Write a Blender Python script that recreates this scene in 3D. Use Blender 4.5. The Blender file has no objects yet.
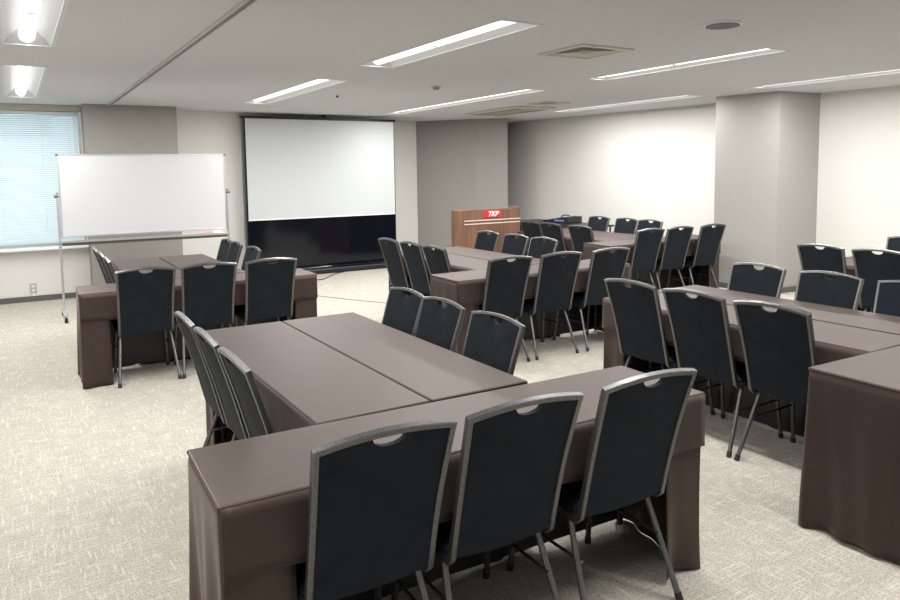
import bpy, bmesh, math, random
from mathutils import Vector, Matrix
random.seed(4)
S = bpy.context.scene
C = S.collection
PI = math.pi

# ------------------------------------------------------------ camera, world, exposure
CAM_Z = 1.5513
yaw, pitch, roll = .5474, .0885, -.0144
fwd = Vector((math.sin(yaw)*math.cos(pitch), math.cos(yaw)*math.cos(pitch), -math.sin(pitch)))
rr = Vector((math.cos(yaw), -math.sin(yaw), 0)); uu = rr.cross(fwd)
r2 = rr*math.cos(roll) + uu*math.sin(roll); u2 = -rr*math.sin(roll) + uu*math.cos(roll)
cam = bpy.data.cameras.new('camera'); camo = bpy.data.objects.new('camera', cam); C.objects.link(camo)
m = Matrix((r2, u2, -fwd)).transposed().to_4x4(); m.translation = Vector((0, 0, CAM_Z)); camo.matrix_world = m
cam.sensor_fit = 'HORIZONTAL'; cam.sensor_width = 36; cam.lens = 714.77/900*36
cam.shift_y = -65.3/900; cam.clip_start = .05; cam.clip_end = 200
S.camera = camo
S.view_settings.view_transform = 'Standard'; S.view_settings.look = 'None'
S.view_settings.gamma = 1; S.view_settings.use_curve_mapping = False
S.view_settings.exposure = 0.48
W = bpy.data.worlds.new('daylight'); S.world = W; W.use_nodes = True
bgn = W.node_tree.nodes['Background']
bgn.inputs[0].default_value = (.88, .95, 1.0, 1); bgn.inputs[1].default_value = 2.7
LAMP_W = 21.0   # watts per metre of lamp bar

# ------------------------------------------------------------ materials
def mat(name, col, rough=.6, metal=0, spec=.5, sheen=0, coat=0):
    m = bpy.data.materials.new(name); m.use_nodes = True
    b = m.node_tree.nodes['Principled BSDF']
    b.inputs['Base Color'].default_value = (*col, 1); b.inputs['Roughness'].default_value = rough
    b.inputs['Metallic'].default_value = metal; b.inputs['Specular IOR Level'].default_value = spec
    b.inputs['Sheen Weight'].default_value = sheen; b.inputs['Coat Weight'].default_value = coat
    return m
def nodes(m): return m.node_tree.nodes, m.node_tree.links, m.node_tree.nodes['Principled BSDF']
def coords(m, scale=(1,1,1), kind='Object'):
    n, l, b = nodes(m)
    tc = n.new('ShaderNodeTexCoord'); mp = n.new('ShaderNodeMapping'); mp.inputs['Scale'].default_value = scale
    l.new(tc.outputs[kind], mp.inputs[0]); return mp.outputs[0]
def noise(m, vec, scale, detail=3, rough=.5):
    n, l, b = nodes(m); t = n.new('ShaderNodeTexNoise'); t.inputs['Scale'].default_value = scale
    t.inputs['Detail'].default_value = detail; t.inputs['Roughness'].default_value = rough
    l.new(vec, t.inputs['Vector']); return t.outputs['Fac']
def ramp(m, fac, stops):
    n, l, b = nodes(m); r = n.new('ShaderNodeValToRGB'); l.new(fac, r.inputs[0])
    e = r.color_ramp.elements
    while len(e) < len(stops): e.new(.5)
    for q, (p, c) in zip(e, stops): q.position = p; q.color = (*c, 1) if len(c) == 3 else c
    return r.outputs[0]
def mix(m, fac, a, b_, mode='MIX'):
    n, l, b = nodes(m); x = n.new('ShaderNodeMix'); x.data_type = 'RGBA'; x.blend_type = mode
    if isinstance(fac, float): x.inputs[0].default_value = fac
    else: l.new(fac, x.inputs[0])
    for i, v in ((6, a), (7, b_)):
        if isinstance(v, tuple): x.inputs[i].default_value = (*v, 1)
        else: l.new(v, x.inputs[i])
    return x.outputs[2]
def bump(m, fac, strength=.2, dist=.002):
    n, l, b = nodes(m); k = n.new('ShaderNodeBump'); k.inputs['Strength'].default_value = strength
    k.inputs['Distance'].default_value = dist; l.new(fac, k.inputs['Height']); l.new(k.outputs[0], b.inputs['Normal'])
def setcol(m, c): n, l, b = nodes(m); l.new(c, b.inputs['Base Color'])

# carpet: beige loop pile with short pale threads running both ways
M_carpet = mat('carpet', (.5,.47,.42), .95, spec=.1)
v = coords(M_carpet); v1 = coords(M_carpet, (8, 75, 1)); v2 = coords(M_carpet, (75, 8, 1))
fine = noise(M_carpet, v, 130, 3, .7)
base = ramp(M_carpet, fine, [(.32, (.26,.24,.205)), (.52, (.475,.445,.39)), (.70, (.69,.66,.60))])
big = noise(M_carpet, v, 9, 4, .7)
base = mix(M_carpet, ramp(M_carpet, big, [(.35, (0,0,0)), (.7, (.32,.32,.32))]), base, (.26,.235,.195))
s1 = ramp(M_carpet, noise(M_carpet, v1, 1.0, 2, .6), [(.56, (0,0,0)), (.68, (.50,.50,.50))])
s2 = ramp(M_carpet, noise(M_carpet, v2, 1.0, 2, .6), [(.56, (0,0,0)), (.68, (.50,.50,.50))])
base = mix(M_carpet, s1, base, (.68,.66,.605)); base = mix(M_carpet, s2, base, (.68,.66,.605))
setcol(M_carpet, base); bump(M_carpet, fine, .5, .004)

M_wall = mat('wall_paper', (.71,.685,.63), .85, spec=.2)
v = coords(M_wall); nz = noise(M_wall, v, 240, 3)
setcol(M_wall, ramp(M_wall, noise(M_wall, coords(M_wall), 60, 4), [(.3, (.66,.65,.62)), (.7, (.70,.69,.66))])); bump(M_wall, nz, .2, .001)
M_grey = mat('grey_wall_paper', (.33,.31,.285), .85, spec=.2)
nz = noise(M_grey, coords(M_grey, (1,1,1)), 200, 3); setcol(M_grey, ramp(M_grey, noise(M_grey, coords(M_grey, (90,90,12)), 1, 3), [(.3, (.285,.272,.255)), (.7, (.32,.305,.285))])); bump(M_grey, nz, .2, .001)
M_ceil = mat('ceiling_board', (.55,.54,.52), .95, spec=.1)
v = coords(M_ceil); vor = noise(M_ceil, v, 55, 2, .5)
pits = ramp(M_ceil, vor, [(.27, (.36,.35,.34)), (.315, (.63,.64,.66))])
setcol(M_ceil, pits); bump(M_ceil, noise(M_ceil, v, 150, 3), .4, .002)
M_trimgrey = mat('grey_rail', (.15,.148,.145), .5)
M_raillight = mat('pale_rail_edge', (.5,.49,.48), .4)
M_base = mat('dark_baseboard', (.10,.10,.095), .6)
M_white = mat('white_enamel', (.80,.80,.79), .35)
M_head = mat('beige_window_head', (.45,.43,.38), .7)
M_sill = mat('white_sill', (.80,.82,.83), .4)
M_slat = mat('blind_slat', (.74,.80,.80), .5)
n, l, b = nodes(M_slat)
tr = n.new('ShaderNodeBsdfTranslucent'); tr.inputs[0].default_value = (.74,.85,.87,1)
mx = n.new('ShaderNodeMixShader'); mx.inputs[0].default_value = .35
l.new(b.outputs[0], mx.inputs[1]); l.new(tr.outputs[0], mx.inputs[2]); l.new(mx.outputs[0], n['Material Output'].inputs[0])
M_glass = mat('window_glass', (.9,.97,1), .02); nodes(M_glass)[2].inputs['Transmission Weight'].default_value = 1; nodes(M_glass)[2].inputs['IOR'].default_value = 1.02
M_facade = mat('facade_panels', (.30,.36,.40), .7)
M_facwin = mat('facade_glazing', (.12,.18,.22), .15)
M_emit = bpy.data.materials.new('lit_lamp_bar'); M_emit.use_nodes = True
n = M_emit.node_tree.nodes; n.clear(); o = n.new('ShaderNodeOutputMaterial'); e = n.new('ShaderNodeEmission')
e.inputs[0].default_value = (1, .975, .93, 1); e.inputs[1].default_value = 1.6; M_emit.node_tree.links.new(e.outputs[0], o.inputs[0])
M_refl = mat('lamp_reflector', (.62,.64,.65), .45)

M_cloth = mat('brown_cloth', (.06,.042,.038), .52, spec=.5, sheen=.12)
nodes(M_cloth)[2].inputs['Specular Tint'].default_value = (1,.74,.64,1)
nodes(M_cloth)[2].inputs['Sheen Roughness'].default_value = .45; nodes(M_cloth)[2].inputs['Sheen Tint'].default_value = (.75,.62,.58,1)
v = coords(M_cloth); setcol(M_cloth, ramp(M_cloth, noise(M_cloth, v, 5, 4, .6), [(.3, (.026,.0185,.0165)), (.7, (.031,.0225,.020))]))
bump(M_cloth, noise(M_cloth, coords(M_cloth, (260,260,260)), 1, 2), .15, .001)
M_fab = mat('black_chair_fabric', (.012,.015,.021), .75, spec=.16, sheen=.02)
nodes(M_fab)[2].inputs['Sheen Roughness'].default_value = .5; nodes(M_fab)[2].inputs['Sheen Tint'].default_value = (.55,.65,.8,1)
v = coords(M_fab); setcol(M_fab, ramp(M_fab, noise(M_fab, v, 14, 3), [(.3, (.007,.010,.014)), (.7, (.011,.015,.021))])); bump(M_fab, noise(M_fab, v, 350, 2), .3, .001)
M_frame = mat('hammered_grey_metal', (.40,.40,.39), .36, metal=.85)
v = coords(M_frame); setcol(M_frame, ramp(M_frame, noise(M_frame, v, 260, 3), [(.35, (.10,.10,.10)), (.65, (.19,.19,.19))])); bump(M_frame, noise(M_frame, v, 160, 2), .25, .001)
M_rub = mat('black_rubber', (.015,.015,.015), .7)
M_tabletop = mat('table_board', (.05,.045,.04), .6)
M_tleg = mat('table_leg_metal', (.06,.06,.065), .4, metal=.6)
M_foot = mat('pale_foot_cap', (.7,.7,.66), .5)
M_alu = mat('brushed_aluminium', (.62,.63,.64), .3, metal=.8)
M_board = mat('whiteboard_enamel', (.56,.57,.59), .2)
M_screen = mat('projection_fabric', (.54,.565,.575), .9)
M_black = mat('black_plastic', (.012,.012,.014), .4)
M_gloss = mat('glossy_black_panel', (.004,.005,.009), .10, spec=.35)
M_wood = mat('walnut_veneer', (.28,.13,.07), .4)
v = coords(M_wood, (14, 14, 1.2)); setcol(M_wood, ramp(M_wood, noise(M_wood, v, 1.6, 6, .65), [(.25, (.125,.060,.036)), (.5, (.19,.098,.062)), (.75, (.25,.138,.09))]))
M_woodd = mat('walnut_edge', (.15,.085,.055), .45)
M_strip = mat('pale_inlay', (.72,.60,.52), .3)
M_red = mat('red_badge', (.70,.02,.045), .35)
M_letter = mat('white_lettering', (.9,.88,.88), .4)
M_outlet = mat('outlet_plastic', (.36,.37,.37), .4)
M_slot = mat('dark_slot', (.03,.03,.03), .8)
M_vent = mat('vent_enamel', (.55,.54,.50), .5)
M_ventd = mat('vent_louvre', (.34,.33,.28), .6)
M_tan = mat('tan_louvre', (.26,.22,.14), .6)
M_spk = mat('speaker_grille', (.13,.13,.13), .6)
M_blue = mat('blue_label', (.12,.18,.42), .5)
M_cord = mat('grey_cord', (.22,.21,.20), .6)

# ------------------------------------------------------------ mesh helpers
def obj(name, bm, m, parent=None, smooth=False, bevel=0, seg=2):
    me = bpy.data.meshes.new(name)
    if bm.faces: bmesh.ops.recalc_face_normals(bm, faces=bm.faces)
    bm.to_mesh(me); bm.free(); me.materials.append(m)
    if smooth:
        me.shade_smooth()
        try: me.set_sharp_from_angle(angle=math.radians(40))
        except Exception: pass
    o = bpy.data.objects.new(name, me); C.objects.link(o)
    if parent: o.parent = parent
    if bevel:
        bv = o.modifiers.new('bevel', 'BEVEL'); bv.width = bevel; bv.segments = seg; bv.limit_method = 'ANGLE'
    return o
def box(bm, x0, x1, y0, y1, z0, z1):
    v = [bm.verts.new((x, y, z)) for z in (z0, z1) for x, y in ((x0,y0),(x1,y0),(x1,y1),(x0,y1))]
    for f in ((0,1,2,3),(4,5,6,7),(0,1,5,4),(1,2,6,5),(2,3,7,6),(3,0,4,7)): bm.faces.new([v[i] for i in f])
    return bm
def bx(*a): return box(bmesh.new(), *a)
def prism(bm, pts, z0, z1):
    a = [bm.verts.new((x, y, z0)) for x, y in pts]; b = [bm.verts.new((x, y, z1)) for x, y in pts]
    bm.faces.new(a); bm.faces.new(b)
    for i in range(len(pts)):
        j = (i+1) % len(pts); bm.faces.new((a[i], a[j], b[j], b[i]))
    return bm
def sweep(bm, pts, prof, N=None, cap=True):
    """prof: list of (b, n) offsets; mitred at corners"""
    P = [Vector(p) for p in pts]; rings = []
    for i, p in enumerate(P):
        t0 = (P[i]-P[i-1]).normalized() if i else (P[1]-P[0]).normalized()
        t1 = (P[i+1]-P[i]).normalized() if i < len(P)-1 else t0
        t = (t0+t1).normalized()
        ref = Vector(N) if N else (Vector((0,0,1)) if abs(t.z) < .9 else Vector((0,1,0)))
        B = t.cross(ref).normalized(); n_ = B.cross(t).normalized()
        k = 1/max(.35, t.dot(t0))
        rings.append([bm.verts.new(p + B*b*k + n_*q) for b, q in prof])
    m_ = len(prof)
    for a, b in zip(rings, rings[1:]):
        for i in range(m_): bm.faces.new((a[i], a[(i+1)%m_], b[(i+1)%m_], b[i]))
    if cap: bm.faces.new(rings[0]); bm.faces.new(rings[-1])
    return bm
def circ(r, n=8): return [(r*math.cos(2*PI*i/n), r*math.sin(2*PI*i/n)) for i in range(n)]
def rrect(w, h, c): # small chamfered rectangle, half sizes
    return [(w-c,-h),(w,-h+c),(w,h-c),(w-c,h),(-w+c,h),(-w,h-c),(-w,-h+c),(-w+c,-h)]
def cyl(bm, p0, p1, r, n=12): return sweep(bm, [p0, p1], circ(r, n))
def empty(name, loc=(0,0,0), rz=0):
    o = bpy.data.objects.new(name, None); C.objects.link(o); o.location = loc; o.rotation_euler = (0,0,rz)
    o.empty_display_size = .1; return o
def tag(o, label, cat, group=None, kind=None):
    o['label'] = label; o['category'] = cat
    if group: o['group'] = group
    if kind: o['kind'] = kind
    return o
def copy_tree(o, parent=None):
    c = o.copy(); C.objects.link(c); c.parent = parent
    for ch in list(o.children): copy_tree(ch, c)
    return c

# ------------------------------------------------------------ the room
H = 2.45
tag(obj('floor', bx(-1.75, 9.4, -2.3, 12, -.1, 0), M_carpet), 'beige loop pile carpet with pale crossing threads', 'floor', kind='structure')

XL = [(-.015, .3), (2.54, 2.87), (4.94, 5.22), (7.19, 7.48)]
lights = [(0, 3.62, 5.74), (0, 6.78, 9.45), (1, 3.56, 5.62), (1, 6.56, 9.15), (2, 3.45, 5.46), (2, 6.41, 9.95), (3, 3.15, 5.22), (3, 6.11, 8.72),
          (0, .5, 2.6), (1, .5, 2.6), (2, .4, 2.5), (3, .2, 2.3)]
holes = [(XL[c][0], XL[c][1], a, b) for c, a, b in lights]
bm = bmesh.new()
xs = sorted({-1.75, 9.4} | {h[i] for h in holes for i in (0,1)})
ys = sorted({-2.3, 12.0} | {h[i] for h in holes for i in (2,3)})
for i in range(len(xs)-1):
    for j in range(len(ys)-1):
        cx, cy = (xs[i]+xs[i+1])/2, (ys[j]+ys[j+1])/2
        if any(h[0] < cx < h[1] and h[2] < cy < h[3] for h in holes): continue
        for z, s in ((H, 1), (H+.14, -1)):
            q = [bm.verts.new(p) for p in ((xs[i],ys[j],z),(xs[i],ys[j+1],z),(xs[i+1],ys[j+1],z),(xs[i+1],ys[j],z))]
            bm.faces.new(q if s > 0 else q[::-1])
for h in holes:   # cut edges of each opening
    c = [(h[0],h[2]),(h[1],h[2]),(h[1],h[3]),(h[0],h[3])]
    for k in range(4):
        a, b = c[k], c[(k+1)%4]
        bm.faces.new([bm.verts.new(p) for p in ((*a,H),(*b,H),(*b,H+.14),(*a,H+.14))])
me = bpy.data.meshes.new('ceiling'); bm.to_mesh(me); bm.free(); me.materials.append(M_ceil)
ce = bpy.data.objects.new('ceiling', me); C.objects.link(ce)
tag(ce, 'pale grey pitted ceiling boards', 'ceiling', kind='structure')
tag(obj('trim_1', bx(-1.75, 9.4, -2.3, 12, H+.145, H+.2), M_white), 'slab above the ceiling boards', 'slab', kind='structure')

def wall(name, pts, m, label, z0=0, z1=H):
    o = obj(name, prism(bmesh.new(), pts, z0, z1), m); tag(o, label, 'wall', kind='structure'); return o
WXR = lambda y: 8.70 - (y-4.2)*.0835
wall('wall_right', [(WXR(-2.2),-2.2),(WXR(-2.2)+.15,-2.2),(WXR(11.9)+.15,11.9),(WXR(11.9),11.9)], M_wall, 'plain off-white papered wall on the right')
wall('wall_back', [(1.7,10.46),(6.5,11.42),(8.2,11.76),(8.2,11.9),(1.7,10.61)], M_wall, 'off-white papered wall behind the projection screen')
wall('wall_left', [(-1.75,-2.2),(-1.6,-2.2),(-1.6,10.45),(-1.75,10.45)], M_wall, 'off-white wall left of the window')
wall('wall_front', [(-1.75,-2.3),(9.4,-2.3),(9.4,-2.2),(-1.75,-2.2)], M_wall, 'off-white wall behind the viewpoint')
bm = bx(-1.6, .9, 10.3, 10.45, 0, .66); box(bm, .79, .9, 10.3, 10.45, .66, H); box(bm, -1.6, -1.45, 10.3, 10.45, .66, H)
tag(obj('wall_window', bm, M_wall), 'off-white wall under the window', 'wall', kind='structure')
tag(obj('trim_2', bx(-1.6, .79, 10.27, 10.46, 2.37, H), M_head), 'beige head band over the window blind', 'trim', kind='structure')
# piers
tag(obj('trim_3', bx(.80, 1.9, 10.0, 11.8, 0, H), M_grey), 'grey papered pier behind the whiteboard', 'pier', kind='structure')
bm = prism(bmesh.new(), [(6.25,11.6),(6.25,11.36),(6.93,10.44),(7.34,10.09),(8.0,11.02),(8.2,11.32),(8.2,11.8)], 0, H)
tag(obj('trim_4', bm, M_grey), 'grey papered pier in the far corner behind the lectern', 'pier', kind='structure')
M_greyl = mat('pale_grey_wall_paper', (.40,.385,.36), .85, spec=.2)
nz = noise(M_greyl, coords(M_greyl, (90,90,12)), 1, 3); setcol(M_greyl, ramp(M_greyl, nz, [(.3, (.345,.332,.315)), (.7, (.37,.357,.34))]))
bm = prism(bmesh.new(), [(7.76,6.13),(7.89,5.32),(8.72,5.25),(8.72,6.2)], 0, H)
tag(obj('trim_5', bm, M_greyl), 'pale grey papered pier standing out of the right wall', 'pier', kind='structure')
# baseboards
def baseb(name, pts, label):
    t = obj(name, sweep(bmesh.new(), [(x, y, .035) for x, y in pts], rrect(.008, .035, .003), N=(0,0,1)), M_base)
    tag(t, label, 'baseboard', kind='structure')
baseb('baseboard_left', [(-1.6,10.29),(.79,10.29),(.79,9.99),(1.91,9.99),(1.91,10.48)], 'dark baseboard under the window')
baseb('baseboard_back', [(1.92,10.495),(6.25,11.35),(6.92,10.43),(7.34,10.07),(8.0,11.0)], 'dark baseboard along the back wall')
baseb('baseboard_right', [(WXR(10.9)-.01,10.9),(WXR(6.15)-.01,6.15),(7.75,6.13),(7.88,5.31),(WXR(5.24)-.01,5.24),(WXR(-2.1)-.01,-2.1)], 'dark baseboard along the right wall')
# ceiling rail
bm = bx(1.088, 1.118, -2.2, 10.0, H-.012, H+.004)
o = obj('trim_6', bm, M_trimgrey); tag(o, 'grey partition rail running along the ceiling', 'rail', kind='structure')
obj('rail_edge', box(bx(1.076, 1.088, -2.2, 10.0, H-.016, H+.002), 1.118, 1.124, -2.2, 10.0, H-.016, H+.002), M_raillight, o)

# window
win = empty('window_1', (0, 10.38, .68)); tag(win, 'wide window behind the lowered blind', 'window', kind='structure')
bm = bmesh.new()
for a in ((-1.45,-1.40,0,1.69),(.72,.77,0,1.69),(-1.45,.77,0,.05),(-1.45,.77,1.64,1.69),(-.37,-.32,0,1.69)): box(bm, a[0], a[1], -.03, .03, a[2], a[3])
obj('window_frame', bm, M_alu, win)
obj('window_pane', bx(-1.42, .75, -.004, .004, .03, 1.66), M_glass, win)
obj('window_sill', bx(-1.5, .79, -.20, .06, -.035, 0), M_sill, win, bevel=.006)
blind = empty('window_blind', (0, 10.31, 2.36)); tag(blind, 'pale blue-white slatted blind lowered over the window', 'blind')
bm = bmesh.new(); k = 0
z = -.05
while z > -1.62:
    pr = []
    for q in range(5):
        s = -.0135 + .00675*q; pr.append((s*math.cos(1.0), z + s*math.sin(1.0) + .002*(1-(q-2)**2/4)))
    rows = [[bm.verts.new((x, y, zz)) for y, zz in pr] for x in (-1.42, .74)]
    for q in range(4): bm.faces.new((rows[0][q], rows[0][q+1], rows[1][q+1], rows[1][q]))
    z -= .026
sl = obj('slats', bm, M_slat, blind)
obj('head_rail', bx(-1.43, .75, -.02, .02, -.03, 0), M_slat, blind, bevel=.003)
obj('bottom_rail', bx(-1.42, .74, -.012, .012, -1.645, -1.63), M_slat, blind, bevel=.003)
bm = bmesh.new()
for x in (-1.2, -.6, -.1, .35, .65): cyl(bm, (x, -.014, -.03), (x, -.014, -1.63), .0016, 5)
obj('ladder_cords', bm, M_slat, blind)
obj('side_guide', bx(.742, .757, -.02, .02, -1.66, 0), M_sill, blind)
# the building across the street
bld = empty('office_building', (0, 22, -9)); tag(bld, 'blue-grey office building seen faintly through the blind', 'building')
obj('facade', bx(-14, 5, 0, 6, 0, 24), M_facade, bld)
for i in range(6):
    for j in range(3, 6):
        obj('facade_window', bx(-12+i*2.8, -10.2+i*2.8, -.06, .02, 2+j*3.2, 4+j*3.2), M_facwin, bld)

# ------------------------------------------------------------ ceiling lamps
whichx = ['window-side', 'left-centre', 'right-centre', 'right-hand']
for i, (c, y0, y1) in enumerate(lights):
    x0, x1 = XL[c]; L = y1-y0; w = x1-x0
    t = empty('ceiling_light', ((x0+x1)/2, (y0+y1)/2, H))
    row = 'near' if i in (0,2,4,6) else ('far' if i in (1,3,5,7) else 'rearmost')
    tag(t, f'lit recessed ceiling light, {row} one of the {whichx[c]} row', 'ceiling light', 'recessed strip lights in the ceiling')
    hw, hl = w/2, L/2
    bm = bmesh.new()   # flange
    f = .018
    for a in ((-hw-.006,-hw+f,-hl,hl),(hw-f,hw+.006,-hl,hl),(-hw,hw,-hl-.006,-hl+f),(-hw,hw,hl-f,hl+.006)): box(bm, a[0], a[1], a[2], a[3], -.0025, .002)
    obj('flange', bm, M_refl, t)
    bm = bmesh.new()   # trapezoid reflector
    lo = [(-hw+f,-hl+f),(hw-f,-hl+f),(hw-f,hl-f),(-hw+f,hl-f)]; up = [(-.05,-hl+.09),(.05,-hl+.09),(.05,hl-.09),(-.05,hl-.09)]
    a = [bm.verts.new((x,y,0)) for x,y in lo]; b = [bm.verts.new((x,y,.095)) for x,y in up]
    for k in range(4): bm.faces.new((a[k], a[(k+1)%4], b[(k+1)%4], b[k]))
    bm.faces.new(b)
    o = obj('reflector', bm, M_refl, t)
    bm = bmesh.new()
    pr = [(.048,.012),(.040,-.008),(.022,-.020),(0,-.024),(-.022,-.020),(-.040,-.008),(-.048,.012)]
    for a_, b_ in ((-hl+.05, -.012), (.012, hl-.05)):
        sweep(bm, [(0, a_, .034), (0, b_, .034)], pr, N=(0,0,1))
    obj('lamp_bar', bm, M_emit, t)
    for a_, b_ in ((-hl+.05, -.012), (.012, hl-.05)):
        al = bpy.data.lights.new('lamp_glow', 'AREA'); al.shape = 'RECTANGLE'; al.size = .085; al.size_y = b_-a_
        al.energy = LAMP_W*(b_-a_); al.color = (1, .985, .96)
        lo_ = bpy.data.objects.new('lamp_glow', al); C.objects.link(lo_); lo_.parent = t; lo_.location = (0, (a_+b_)/2, .003)
    obj('bar_joint', bx(-.02, .02, -.012, .012, .008, .085), M_refl, t)

# ceiling diffuser, speaker, detector, cassette
def diffuser(x, y, s, label):
    t = empty('ceiling_vent', (x, y, H)); tag(t, label, 'vent', 'air vents in the ceiling')
    bm = bmesh.new(); h = s/2
    for k, (a, b_) in enumerate(((h, h-.05),)):
        for q in ((-a,a,-a,-b_),(-a,a,b_,a),(-a,-b_,-b_,b_),(b_,a,-b_,b_)): box(bm, *q, -.012, 0)
    obj('outer_frame', bm, M_vent, t, bevel=.002)
    bm = bmesh.new()
    for a in (h-.065, h-.115, h-.165):
        if a < .02: continue
        for sgn in (1, -1):
            for ax in (0, 1):
                P = [(-a, sgn*a, -.010), (a, sgn*a, -.010), (a-.03, sgn*(a-.03), -.001), (-a+.03, sgn*(a-.03), -.001)]
                if ax: P = [(p[1], p[0], p[2]) for p in P]
                bm.faces.new([bm.verts.new(p) for p in P])
    obj('louvre', bm, M_vent, t)
    obj('duct_backing', bx(-h+.045, h-.045, -h+.045, h-.045, -.003, -.001), M_ventd, t)
diffuser(3.80, 4.21, .52, 'square louvred air vent in ceiling between the two nearest middle lights')
diffuser(6.25, 7.65, .42, 'smaller distant air vent beside the ceiling air conditioner')
t = empty('ceiling_speaker', (3.87, 3.02, H)); tag(t, 'round grey ceiling speaker near the top of the view', 'speaker')
bm = bmesh.new(); cyl(bm, (0,0,-.012), (0,0,0), .115, 40); obj('speaker_rim', bm, M_white, t, smooth=True, bevel=.002)
bm = bmesh.new(); cyl(bm, (0,0,-.016), (0,0,-.010), .103, 40); obj('grille', bm, M_spk, t, smooth=True)
t = empty('smoke_detector', (3.88, 6.6, H)); tag(t, 'small round detector on the ceiling before the screen', 'detector')
bm = bmesh.new(); cyl(bm, (0,0,-.012), (0,0,0), .06, 24); obj('detector_base', bm, M_vent, t, smooth=True)
bm = bmesh.new(); cyl(bm, (0,0,-.04), (0,0,-.01), .035, 20); obj('detector_head', bm, M_ventd, t, smooth=True, bevel=.006)
t = empty('air_conditioner', (6.45, 8.85, H)); tag(t, 'beige two-slot air conditioner panel in the far ceiling', 'air conditioner')
obj('panel', bx(-.34, .34, -.72, .72, -.025, 0), M_vent, t, bevel=.012)
obj('intake_grille', bx(-.12, .12, -.62, .62, -.031, -.024), M_ventd, t, bevel=.003)
for s in (-1, 1):
    obj('outlet_slot', bx(s*.22-.045, s*.22+.045, -.60, .60, -.029, -.024), M_tan, t)
bm = bmesh.new(); cyl(bm, (0,0,-.02), (0,0,0), .018, 10)
t = obj('sprinkler_stub', bm, M_trimgrey); t.location = (3.3, 7.9, H); tag(t, 'tiny dark ceiling fitting before the projection screen', 'fitting')

# ------------------------------------------------------------ tables and cloths
TH = .70
def make_table():
    t = empty('folding_table')
    obj('tabletop', bx(0.006, 1.794, 0.006, .444, TH-.035, TH-.005), M_tabletop, t, bevel=.004)
    for x in (.07, 1.73):
        for y in (.07, .38):
            bm = bmesh.new(); sweep(bm, [(x, y, TH-.035), (x, y, .03)], circ(.0135, 10)); lg = obj('leg', bm, M_tleg, t, smooth=True)
            bm = bmesh.new(); cyl(bm, (x, y, 0), (x, y, .035), .018, 12); obj('foot_cap', bm, M_foot, lg, smooth=True)
        obj('leg_brace', sweep(bmesh.new(), [(x, .07, .30), (x, .38, .30)], circ(.009, 8)), M_tleg, t)
    obj('underside_shade_sheet', bx(.05, 1.75, .415, .425, .035, TH-.04), M_black, t)  # added black sheet standing in for the deep shade under the cloth
    return t
def make_cloth(seed, amp=1.0):
    """origin at near-left corner; the near (y=0) side is the chair side: short valance, with full drops wrapping round the ends"""
    R = random.Random(seed); L, D, r, wrap = 1.8, .45, .014, .20
    t = empty('tablecloth')
    # perimeter path from near-right wrap, round the right end, far side, left end, to the near-left wrap
    pts = []
    def line(a, b, n):
        for i in range(n): pts.append((a[0]+(b[0]-a[0])*i/n, a[1]+(b[1]-a[1])*i/n))
    def arc(cx, cy, a0):
        for i in range(5): a = a0 + PI/2*i/4; pts.append((cx+r*math.cos(a), cy+r*math.sin(a)))
    line((L-wrap,0),(L-r,0),9); arc(L-r, r, -PI/2); line((L,r+.01),(L,D-r-.01),18); arc(L-r, D-r, 0)
    line((L-r-.01,D),(r+.01,D),70); arc(r, D-r, PI/2); line((0,D-r-.01),(0,r+.01),18); arc(r, r, PI); line((r+.01,0),(wrap,0),9); pts.append((wrap,0))
    ph = [R.uniform(0, 6.28) for _ in range(6)]
    bm = bmesh.new(); nz_ = 16; cols = []
    s = 0
    for i, p in enumerate(pts):
        a = pts[max(i-1,0)]; b = pts[min(i+1,len(pts)-1)]
        s += math.dist(a, p); tx, ty = b[0]-a[0], b[1]-a[1]; q = math.hypot(tx, ty) or 1
        nx, ny = ty/q, -tx/q
        corner = min(math.dist(p, c) for c in ((0,0),(L,0),(L,D),(0,D)))
        far = p[1] > D-.001
        hem = .022+.012*math.sin(s*7+ph[0]) + .006*math.sin(s*17+ph[3]) + (.012 if far else -.012)
        hem = max(.004, hem)
        col = []
        for j in range(nz_+1):
            v_ = j/nz_; z = TH + (hem-TH)*v_
            d = max(0, v_-.06)
            off = amp*d*(.012*math.sin(s*21+ph[1]+1.2*v_) + .008*math.sin(s*41+ph[2]-v_*2) + .004*math.sin(s*9+ph[4]))
            off += amp*.014*d**1.5*math.exp(-(corner/.06)**2) - .004*d
            if far: off = min(off, .004) - .004
            if j == 0: off = -.004
            col.append(bm.verts.new((p[0]+nx*off, p[1]+ny*off, z if j else TH)))
        cols.append(col)
    for a, b in zip(cols, cols[1:]):
        for j in range(nz_): bm.faces.new((a[j], b[j], b[j+1], a[j+1]))
    o = obj('drop', bm, M_cloth, t, smooth=True)
    sd = o.modifiers.new('thickness', 'SOLIDIFY'); sd.thickness = .003; sd.offset = -1
    # top sheet with rounded edge
    bm = bx(-.001, L+.001, -.003, D+.001, TH-.012, TH+.002)
    obj('top_sheet', bm, M_cloth, t, bevel=.007, seg=3)
    # near-side valance
    bm = bmesh.new(); cols = []
    N_ = 60
    for i in range(N_+1):
        x = .004 + (L-.008)*i/N_; hem = .50 + .006*math.sin(x*5+ph[5]) + .003*math.sin(x*19)
        col = []
        for j in range(7):
            v_ = j/6; z = TH-.004 + (hem-TH+.004)*v_
            y = -.004 - .006*v_ - amp*v_*(.003*math.sin(x*16+ph[0]) + .002*math.sin(x*37+ph[1]))
            col.append(bm.verts.new((x, y, z)))
        cols.append(col)
    for a, b in zip(cols, cols[1:]):
        for j in range(6): bm.faces.new((a[j], b[j], b[j+1], a[j+1]))
    o = obj('valance', bm, M_cloth, t, smooth=True)
    sd = o.modifiers.new('thickness', 'SOLIDIFY'); sd.thickness = .003; sd.offset = 1
    return t
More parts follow.
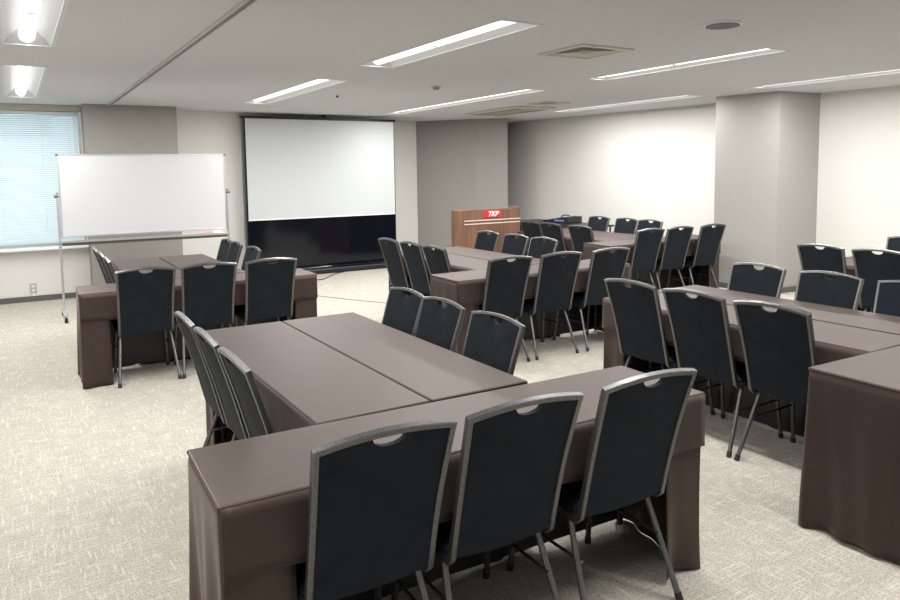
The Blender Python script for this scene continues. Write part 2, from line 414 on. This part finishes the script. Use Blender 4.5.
# ------------------------------------------------------------ the banquet chair
def make_chair():
    t = empty('banquet_chair')
    # local axes: +y towards the table; back top at y -.33, rear feet at y -.27
    def up(z):  # outer half width and y of the upright at height z
        k = (z-.365)/(.857-.365); return .187 + .011*k + .004*math.sin(PI*k)*-1, -.195 - .135*k + .008*math.sin(PI*min(1,max(0,k)))
    pr = rrect(.009, .012, .003)
    side = []
    for s in (1,):
        side = [(.186,-.10,.377),(.187,-.15,.365),(.188,-.180,.368)]
        for i in range(8):
            z = .385 + (.857-.385)*i/7; w, y = up(z); side.append((w, y, z))
    ZT = lambda x: .877 - .020*(abs(x)/.198)**2
    arch = []
    for i in range(1, 12):
        x = .198*(1-2*i/12); arch.append((x, -.330-.010*(1-(x/.198)**2), ZT(x)))
    path = side + arch + [(-p[0], p[1], p[2]) for p in reversed(side)]
    obj('back_frame', sweep(bmesh.new(), path, pr, N=(0, .95, .30)), M_frame, t, smooth=True)
    # backrest panel with scooped hand hole under the top bar
    bm = bmesh.new(); nu, nv = 44, 12; F, Bk = [], []
    for i in range(nu+1):
        u = -1 + 2*i/nu; cf, cb = [], []
        for j in range(nv+1):
            xt = u*.194; notch = 0
            if abs(xt) < .052: notch = .030*math.sqrt(max(0, 1-(xt/.052)**2))
            ztop = ZT(xt) - .008 - notch
            k = j/nv; z0 = .373 + .014*(u*u)
            z = z0 + (ztop-z0)*k; w, y = up(min(.857, z)); x = u*(w-.008)
            y -= .010*(1-u*u)*k
            bul = .010*(1-u**4)*(math.sin(PI*min(1,max(0,k)))**.5)
            cb.append(bm.verts.new((x, y-.006-.002*(1-u*u)+(-.003 if .04<k<.1 else 0), z))); cf.append(bm.verts.new((x, y+.012+bul, z)))
        F.append(cf); Bk.append(cb)
    for i in range(nu):
        for j in range(nv):
            bm.faces.new((F[i][j],F[i+1][j],F[i+1][j+1],F[i][j+1])); bm.faces.new((Bk[i][j],Bk[i][j+1],Bk[i+1][j+1],Bk[i+1][j]))
        for j in (0, nv): bm.faces.new((F[i][j],Bk[i][j],Bk[i+1][j],F[i+1][j]))
    for i in (0, nu):
        for j in range(nv): bm.faces.new((F[i][j],F[i][j+1],Bk[i][j+1],Bk[i][j]))
    obj('backrest', bm, M_fab, t, smooth=True)
    # seat: rounded cushion
    bm = bmesh.new(); nx, ny = 14, 14; T, Bt = [], []
    for i in range(nx+1):
        u = -1+2*i/nx; ct, cb = [], []
        for j in range(ny+1):
            v_ = -1+2*j/ny
            x = .198*u*(1-.05*(1-v_)/2); y = .02 + .205*v_
            e = (1-abs(u)**6)*(1-abs(v_)**6)
            ct.append(bm.verts.new((x, y, .400+.044*e**.5+.006*(1-u*u)))); cb.append(bm.verts.new((x, y, .387-.008*e**.5)))
        T.append(ct); Bt.append(cb)
    for i in range(nx):
        for j in range(ny):
            bm.faces.new((T[i][j],T[i+1][j],T[i+1][j+1],T[i][j+1])); bm.faces.new((Bt[i][j],Bt[i][j+1],Bt[i+1][j+1],Bt[i+1][j]))
    for i in range(nx):
        for j in (0, ny): bm.faces.new((T[i][j],T[i+1][j],Bt[i+1][j],Bt[i][j]))
    for j in range(ny):
        for i in (0, nx): bm.faces.new((T[i][j],T[i][j+1],Bt[i][j+1],Bt[i][j]))
    obj('seat', bm, M_fab, t, smooth=True)
    bm = bmesh.new()
    sweep(bm, [(.185,-.17,.372),(.188,.19,.372),(.165,.212,.372),(-.165,.212,.372),(-.188,.19,.372),(-.185,-.17,.372)], rrect(.009,.011,.002), N=(0,0,1))
    obj('seat_frame', bm, M_frame, t)
    for s in (-1, 1):
        for (a, b) in (((s*.176,-.125,.376),(s*.210,-.272,.012)), ((s*.180,.155,.375),(s*.196,.205,.012))):
            lg = obj('leg', sweep(bmesh.new(), [a, b], circ(.0115, 10), N=(1,0,0)), M_frame, t, smooth=True)
            d = (Vector(b)-Vector(a)).normalized(); p = Vector(b)
            obj('rubber_foot', sweep(bmesh.new(), [p-d*.018, (p.x+d.x*.012, p.y+d.y*.012, .001)], circ(.0135, 10), N=(1,0,0)), M_rub, lg, smooth=True)
        obj('side_stretcher', sweep(bmesh.new(), [(s*.182,-.20,.225),(s*.187,.178,.225)], circ(.006, 8), N=(0,0,1)), M_frame, t, smooth=True)
    return t

proto_table = make_table(); proto_cloths = [make_cloth(1), make_cloth(7, 1.3), make_cloth(12)]; proto_chair = make_chair()
used = {'table': False, 'chair': False, 0: False, 1: False, 2: False}
def take(key, proto):
    if not used[key]: used[key] = True; return proto
    return copy_tree(proto)
def put(o, F, x, y, a):
    gx, gy, th = F; c, s = math.cos(th), math.sin(th)
    o.location = (gx + c*x - s*y, gy + s*x + c*y, 0); o.rotation_euler = (0, 0, th + a)
def table(F, x, y, a, where, k=0):
    t = take('table', proto_table); put(t, F, x, y, a); t.scale = (SB, .984, 1) if abs(a) > .1 else (1, 1, 1)
    tag(t, f'folding table under brown cloth, {where}', 'table', 'folding tables under brown cloths')
    c = take(k, proto_cloths[k]); put(c, F, x, y, a); c.scale = t.scale
    tag(c, f'dark brown tablecloth {where}', 'tablecloth', 'brown tablecloths')
def chair(F, x, y, a, label, group):
    t = take('chair', proto_chair); put(t, F, x, y, a + random.uniform(-.012, .012))
    tag(t, label, 'chair', group)
DEPTH = .17; SB = .965
def block(F, name, A=True, bx0=.43, by=.455, W2=.905, left=(), right=(), front=(), lo=0, ro=0, fo=0, ends=None, ax=0):
    """F frame at near-left corner of the crosswise table; chairs given by their position along each edge"""
    L = 1.8
    if A: table(F, ax, 0, 0, f'crosswise at near end of {name}', 1 if ends is None else ends)
    c_, s_ = math.cos(F[2]), math.sin(F[2])
    G = (F[0]+c_*bx0-s_*by, F[1]+s_*bx0+c_*by, 0); LB = L*SB; bend = by
    table(G, 0, LB, -PI/2, f'lengthwise on the left of {name}', 0)
    table(G, W2, 0, PI/2, f'lengthwise on the right of {name}', 2)
    nm = {3: ['farthest', 'middle', 'nearest'], 2: ['farther', 'nearer'], 1: ['only one seen']}
    def of(n): return f'of {["","one","two","three"][n]}'
    for k, yy in enumerate(left):
        chair(G, DEPTH-lo, yy-by, -PI/2, f'black chair, {nm[len(left)][k]} {of(len(left))} on left side of {name}', 'banquet chairs on left side of the '+name)
    for k, yy in enumerate(right):
        chair(G, W2-DEPTH+ro, yy-by, PI/2, 'black chair cut off by the right picture edge, facing left across the rearmost visible table' if len(right) == 1 else f'black chair, {nm[len(right)][k]} {of(len(right))} on right side of {name}', 'banquet chairs on right side of the '+name)
    for k, xx in enumerate(front):
        chair(F, xx, DEPTH-fo, 0, f'black chair, {["left", "middle", "right"][k]} of three at near edge of {name}', 'banquet chairs at near edge of the '+name)

th = -.0305
block((.40, 1.82, th), 'left foreground tables', bx0=.425, W2=.895, left=(1.76, 1.31, .86), right=(1.78, 1.38, .89), front=(.405, .855, 1.355), lo=.01, ro=.0)
block((.36, 5.77, th), 'tables beside the whiteboard', left=(1.72, 1.22, .75), right=(1.76, 1.40, .80), front=(.44, .89, 1.37), lo=.01)
block((2.90, 4.66, th), 'tables before the lectern', bx0=.47, left=(1.86, 1.38, .93), right=(1.88, 1.36, .90), front=(.39, .90, 1.43), ro=.03)
block((5.50, 5.80, th), 'farthest tables by right wall', bx0=.44, left=(1.69, 1.27, .72), right=(1.77, 1.23, .81), front=(.56, 1.03, 1.58), ro=.08, ax=.10)
block((2.82, 1.30, th), 'right foreground tables', bx0=.47, left=(1.80, 1.33, .86), right=(1.79, 1.28, .78), ends=1)
block((5.555, 1.56, th), 'tables at right picture edge', A=False, bx0=.48, left=(2.0, 1.52), right=(1.88,), lo=.02)

# ------------------------------------------------------------ whiteboard
t = empty('whiteboard', (1.31, 8.8, 0)); tag(t, 'wide white mobile whiteboard on a wheeled aluminium stand', 'whiteboard')
hw = .885
obj('board_surface', bx(-hw+.012, hw-.012, -.012, .012, .905, 1.785), M_board, t)
bm = bmesh.new()
for a in ((-hw,-hw+.014,.893,1.797),(hw-.014,hw,.893,1.797),(-hw,hw,.893,.907),(-hw,hw,1.783,1.797)): box(bm, a[0], a[1], -.016, .016, a[2], a[3])
obj('board_frame', bm, M_alu, t, bevel=.002)
for s in (-1, 1):
    obj('corner_cap', bx(s*hw-.012, s*hw+.012, -.018, .018, 1.775, 1.80), M_spk, t, bevel=.003)
    p = obj('post', bx(s*(hw+.018)-.012, s*(hw+.018)+.012, -.012, .012, .08, 1.37), M_alu, t, bevel=.003)
    obj('post_cap', bx(s*(hw+.018)-.013, s*(hw+.018)+.013, -.013, .013, 1.365, 1.38), M_spk, p)
    obj('pivot_knob', cyl(bmesh.new(), (s*(hw+.005), 0, 1.345), (s*(hw+.05), 0, 1.345), .02, 14), M_spk, t, smooth=True)
    obj('foot_bar', bx(s*(hw+.018)-.02, s*(hw+.018)+.02, -.28, .28, .065, .10), M_alu, t, bevel=.004)
    for y in (-.26, .26):
        cw = obj('caster', sweep(bmesh.new(), [(s*(hw+.018)-.014, y, .032), (s*(hw+.018)+.014, y, .032)], circ(.032, 18), N=(0,0,1)), M_rub, t, smooth=True)
        obj('caster_fork', bx(s*(hw+.018)-.019, s*(hw+.018)+.019, y-.012, y+.014, .03, .068), M_white, cw, bevel=.002)
obj('pen_tray', box(bx(-hw-.02, hw+.02, -.075, .02, .838, .846), -hw-.02, hw+.02, -.078, -.073, .838, .862), M_alu, t, bevel=.002)
obj('lower_bar', bx(-hw, hw, -.012, .012, .80, .828), M_trimgrey, t, bevel=.003)
e_ = empty('board_eraser', (2.07, 8.765, .846), .05); tag(e_, 'white and red eraser lying on the pen tray', 'eraser')
obj('eraser_grip', bx(-.055, .055, -.02, .02, .018, .034), M_white, e_, bevel=.004); obj('felt_pad', bx(-.052, .052, -.019, .019, 0, .018), M_board, e_, bevel=.002)
e_ = empty('marker_pen', (1.93, 8.76, .855), .1); tag(e_, 'red marker pen lying on the pen tray', 'marker')
obj('barrel', sweep(bmesh.new(), [(-.06,0,0),(.03,0,0)], circ(.009, 12)), M_red, e_, smooth=True)
obj('pen_cap', sweep(bmesh.new(), [(.03,0,0),(.062,0,0)], circ(.0095, 12)), M_red, e_, smooth=True)

# ------------------------------------------------------------ projection screen
t = empty('projection_screen', (4.14, 10.52, 0)); tag(t, 'large white projection screen above a glossy black lower panel', 'screen')
hw = 1.222
obj('screen_fabric', bx(-hw+.02, hw-.012, -.02, -.014, .875, 2.365), M_screen, t)
obj('hem_bar', bx(-hw+.015, hw-.01, -.024, -.010, .862, .882), M_white, t, bevel=.003)
obj('top_case', bx(-hw-.04, hw+.02, -.03, .05, 2.362, 2.40), M_black, t, bevel=.006)
obj('hanging_hook', bx(.0, .06, -.02, .02, 2.40, 2.45), M_black, t)
obj('black_panel', bx(-hw, hw, .0, .03, .10, 2.362), M_gloss, t)
for s in (-1, 1): obj('side_pole', bx(s*hw-.005, s*hw+.005, -.012, .03, .06, 2.362), M_black, t, bevel=.003)
obj('base_housing', bx(-hw-.05, hw+.03, -.16, .05, .0, .085), M_black, t, bevel=.02)
obj('roller_bar', sweep(bmesh.new(), [(-hw-.05,-.10,.095),(hw+.03,-.10,.095)], circ(.028, 16)), M_gloss, t, smooth=True)

# cords
def cord(name, pts, r, m, label):
    c = bpy.data.curves.new(name, 'CURVE'); c.dimensions = '3D'; c.bevel_depth = r; c.bevel_resolution = 2
    sp = c.splines.new('NURBS'); sp.points.add(len(pts)-1); sp.order_u = 3; sp.use_endpoint_u = True
    for p, q in zip(sp.points, pts): p.co = (*q, 1)
    o = bpy.data.objects.new('src', c); C.objects.link(o); bpy.context.view_layer.update()
    me = bpy.data.meshes.new_from_object(o.evaluated_get(bpy.context.evaluated_depsgraph_get())); bpy.data.objects.remove(o)
    me.materials.clear(); me.materials.append(m); o = bpy.data.objects.new(name, me); C.objects.link(o); tag(o, label, 'cord'); return o
cord('floor_cord', [(3.15,8.7,.004),(3.4,8.1,.004),(3.72,7.55,.004),(3.84,7.25,.004),(4.1,7.3,.004),(4.6,7.2,.004)], .004, M_cord, 'thin grey cord bending across the carpet before the screen')
cord('screen_cord', [(3.65,10.44,.006),(3.7,10.2,.006),(3.58,9.9,.006),(3.75,9.75,.006),(3.95,9.98,.006),(4.2,10.3,.006),(4.5,10.43,.006)], .007, M_black, 'black cord curling on the carpet at the screen base')

# ------------------------------------------------------------ lectern
t = empty('lectern', (5.49, 8.0, 0)); tag(t, 'walnut veneer lectern with pale inlays and a red badge', 'lectern')
pts = [(-.52,.12),(-.52,.06)]
for i in range(1, 7): a = PI + PI/2*i/6; pts.append((-.44+.08*math.cos(a), .06+.08*math.sin(a)))
pts += [(.52,-.02),(.52,.12)]
obj('front_panel', prism(bmesh.new(), pts, .0, 1.02), M_wood, t, smooth=True, bevel=.003)
obj('cap_rail', prism(bmesh.new(), [(x*1.004, y) for x, y in pts], 1.02, 1.032), M_woodd, t, bevel=.003)
obj('desk_top', bx(-.16, .52, .12, .62, .86, .885), M_wood, t, bevel=.003)
for x in (-.15, .49): obj('side_panel', bx(x, x+.025, .12, .60, 0, .86), M_wood, t)
obj('raised_corner', bx(.42, .52, 0, .12, 1.032, 1.048), M_wood, t, bevel=.003)
for z in (.835, .880): obj('inlay_strip', bx(-.40, .52, -.027, -.018, z, z+.014), M_strip, t)
bd = obj('badge', bmesh.new(), M_red, t)
bm = bmesh.new()
out = []
for cx_, cz_, a0 in ((.115,.035,0),(-.115,.035,PI/2),(-.135,-.03,PI),(.09,-.03,1.5*PI)):
    for i in range(5): a = a0 + PI/2*i/4; out.append((cx_+.025*math.cos(a), cz_+.012*math.sin(a)))
va = [bm.verts.new((x,-.012,z)) for x, z in out]; vb = [bm.verts.new((x,0,z)) for x, z in out]
bm.faces.new(va); bm.faces.new(vb)
for i in range(len(out)): j = (i+1)%len(out); bm.faces.new((va[i],va[j],vb[j],vb[i]))
bmesh.ops.recalc_face_normals(bm, faces=bm.faces); bm.to_mesh(bd.data); bm.free(); bd.location = (.06, -.018, .965)
tc = bpy.data.curves.new('lettering', 'FONT'); tc.body = 'TKP'; tc.size = .095; tc.extrude = .003; tc.shear = .35; tc.offset = .0025; tc.align_x = 'CENTER'; tc.align_y = 'CENTER'
to = bpy.data.objects.new('lettering_src', tc); C.objects.link(to)
bpy.context.view_layer.update()
me = bpy.data.meshes.new_from_object(to.evaluated_get(bpy.context.evaluated_depsgraph_get())); bpy.data.objects.remove(to)
me.materials.clear(); me.materials.append(M_letter)
lt = bpy.data.objects.new('lettering', me); C.objects.link(lt); lt.parent = bd; lt.rotation_euler = (PI/2, 0, 0); lt.location = (-.01, -.014, 0)

# ------------------------------------------------------------ side table with bag by the right wall
t = empty('side_table', (7.42, 8.75, 0), .0); tag(t, 'black-draped side table by the right wall behind the lectern', 'table')
obj('tabletop', bx(-.22, .26, -.9, .9, .69, .715), M_black, t, bevel=.004)
M_drape = mat('black_drape', (.018,.016,.017), .8, spec=.2)
bm = bmesh.new(); cols = []
per = [(-.225+.45*0, y) for y in [ -.9+i*.03 for i in range(61)]]
for i, (x, y) in enumerate(per):
    cols.append([bm.verts.new((x-.012*math.sin(i*.9)*k/5, y, .70-.69*k/5)) for k in range(6)])
for a, b in zip(cols, cols[1:]):
    for j in range(5): bm.faces.new((a[j], b[j], b[j+1], a[j+1]))
o = obj('drape', bm, M_drape, t, smooth=True); sd = o.modifiers.new('thickness', 'SOLIDIFY'); sd.thickness = .004
for y in (-.85, .85):
    for x in (-.17, .22): obj('leg', cyl(bmesh.new(), (x, y, 0), (x, y, .69), .014, 10), M_tleg, t)
t = empty('laptop_bag', (7.45, 8.75, .715), .12); tag(t, 'soft black bag with blue label lying on the side table', 'bag')
bm = prism(bmesh.new(), [(-.16,-.25),(.16,-.25),(.16,.30),(-.16,.30)], 0, .11)
for v_ in bm.verts:
    if v_.co.z > .05 and v_.co.y > 0: v_.co.z = .035
bmesh.ops.subdivide_edges(bm, edges=bm.edges[:], cuts=3, use_grid_fill=True)
for v_ in bm.verts: v_.co.z += (.008*math.sin(v_.co.x*23+v_.co.y*17) if v_.co.z > .02 else 0)
obj('body', bm, M_black, t, smooth=True, bevel=.01)
obj('label_patch', bx(-.167, -.158, -.16, .04, .025, .055), M_blue, t)
obj('handle', sweep(bmesh.new(), [(-.05,-.18,.112),(-.05,-.15,.122),(-.05,-.04,.120),(-.05,.0,.09)], circ(.009, 8), N=(1,0,0)), M_rub, t, smooth=True)

# ------------------------------------------------------------ wall outlet
t = empty('wall_outlet', (.15, 10.3, .16)); tag(t, 'grey double wall outlet below the window', 'outlet')
obj('cover_plate', bx(-.035, .035, -.012, 0, -.055, .065), M_outlet, t, bevel=.003)
for z in (-.022, .032): 
    s_ = obj('socket', bx(-.018, .018, -.016, -.010, z-.016, z+.016), M_white, t, bevel=.002)
    obj('socket_slots', box(bx(-.009, -.005, -.0175, -.0155, z-.008, z+.008), .005, .009, -.0175, -.0155, z-.008, z+.008), M_slot, s_)
obj('conduit', bx(-.009, .009, -.014, 0, -.14, -.055), M_sill, t)
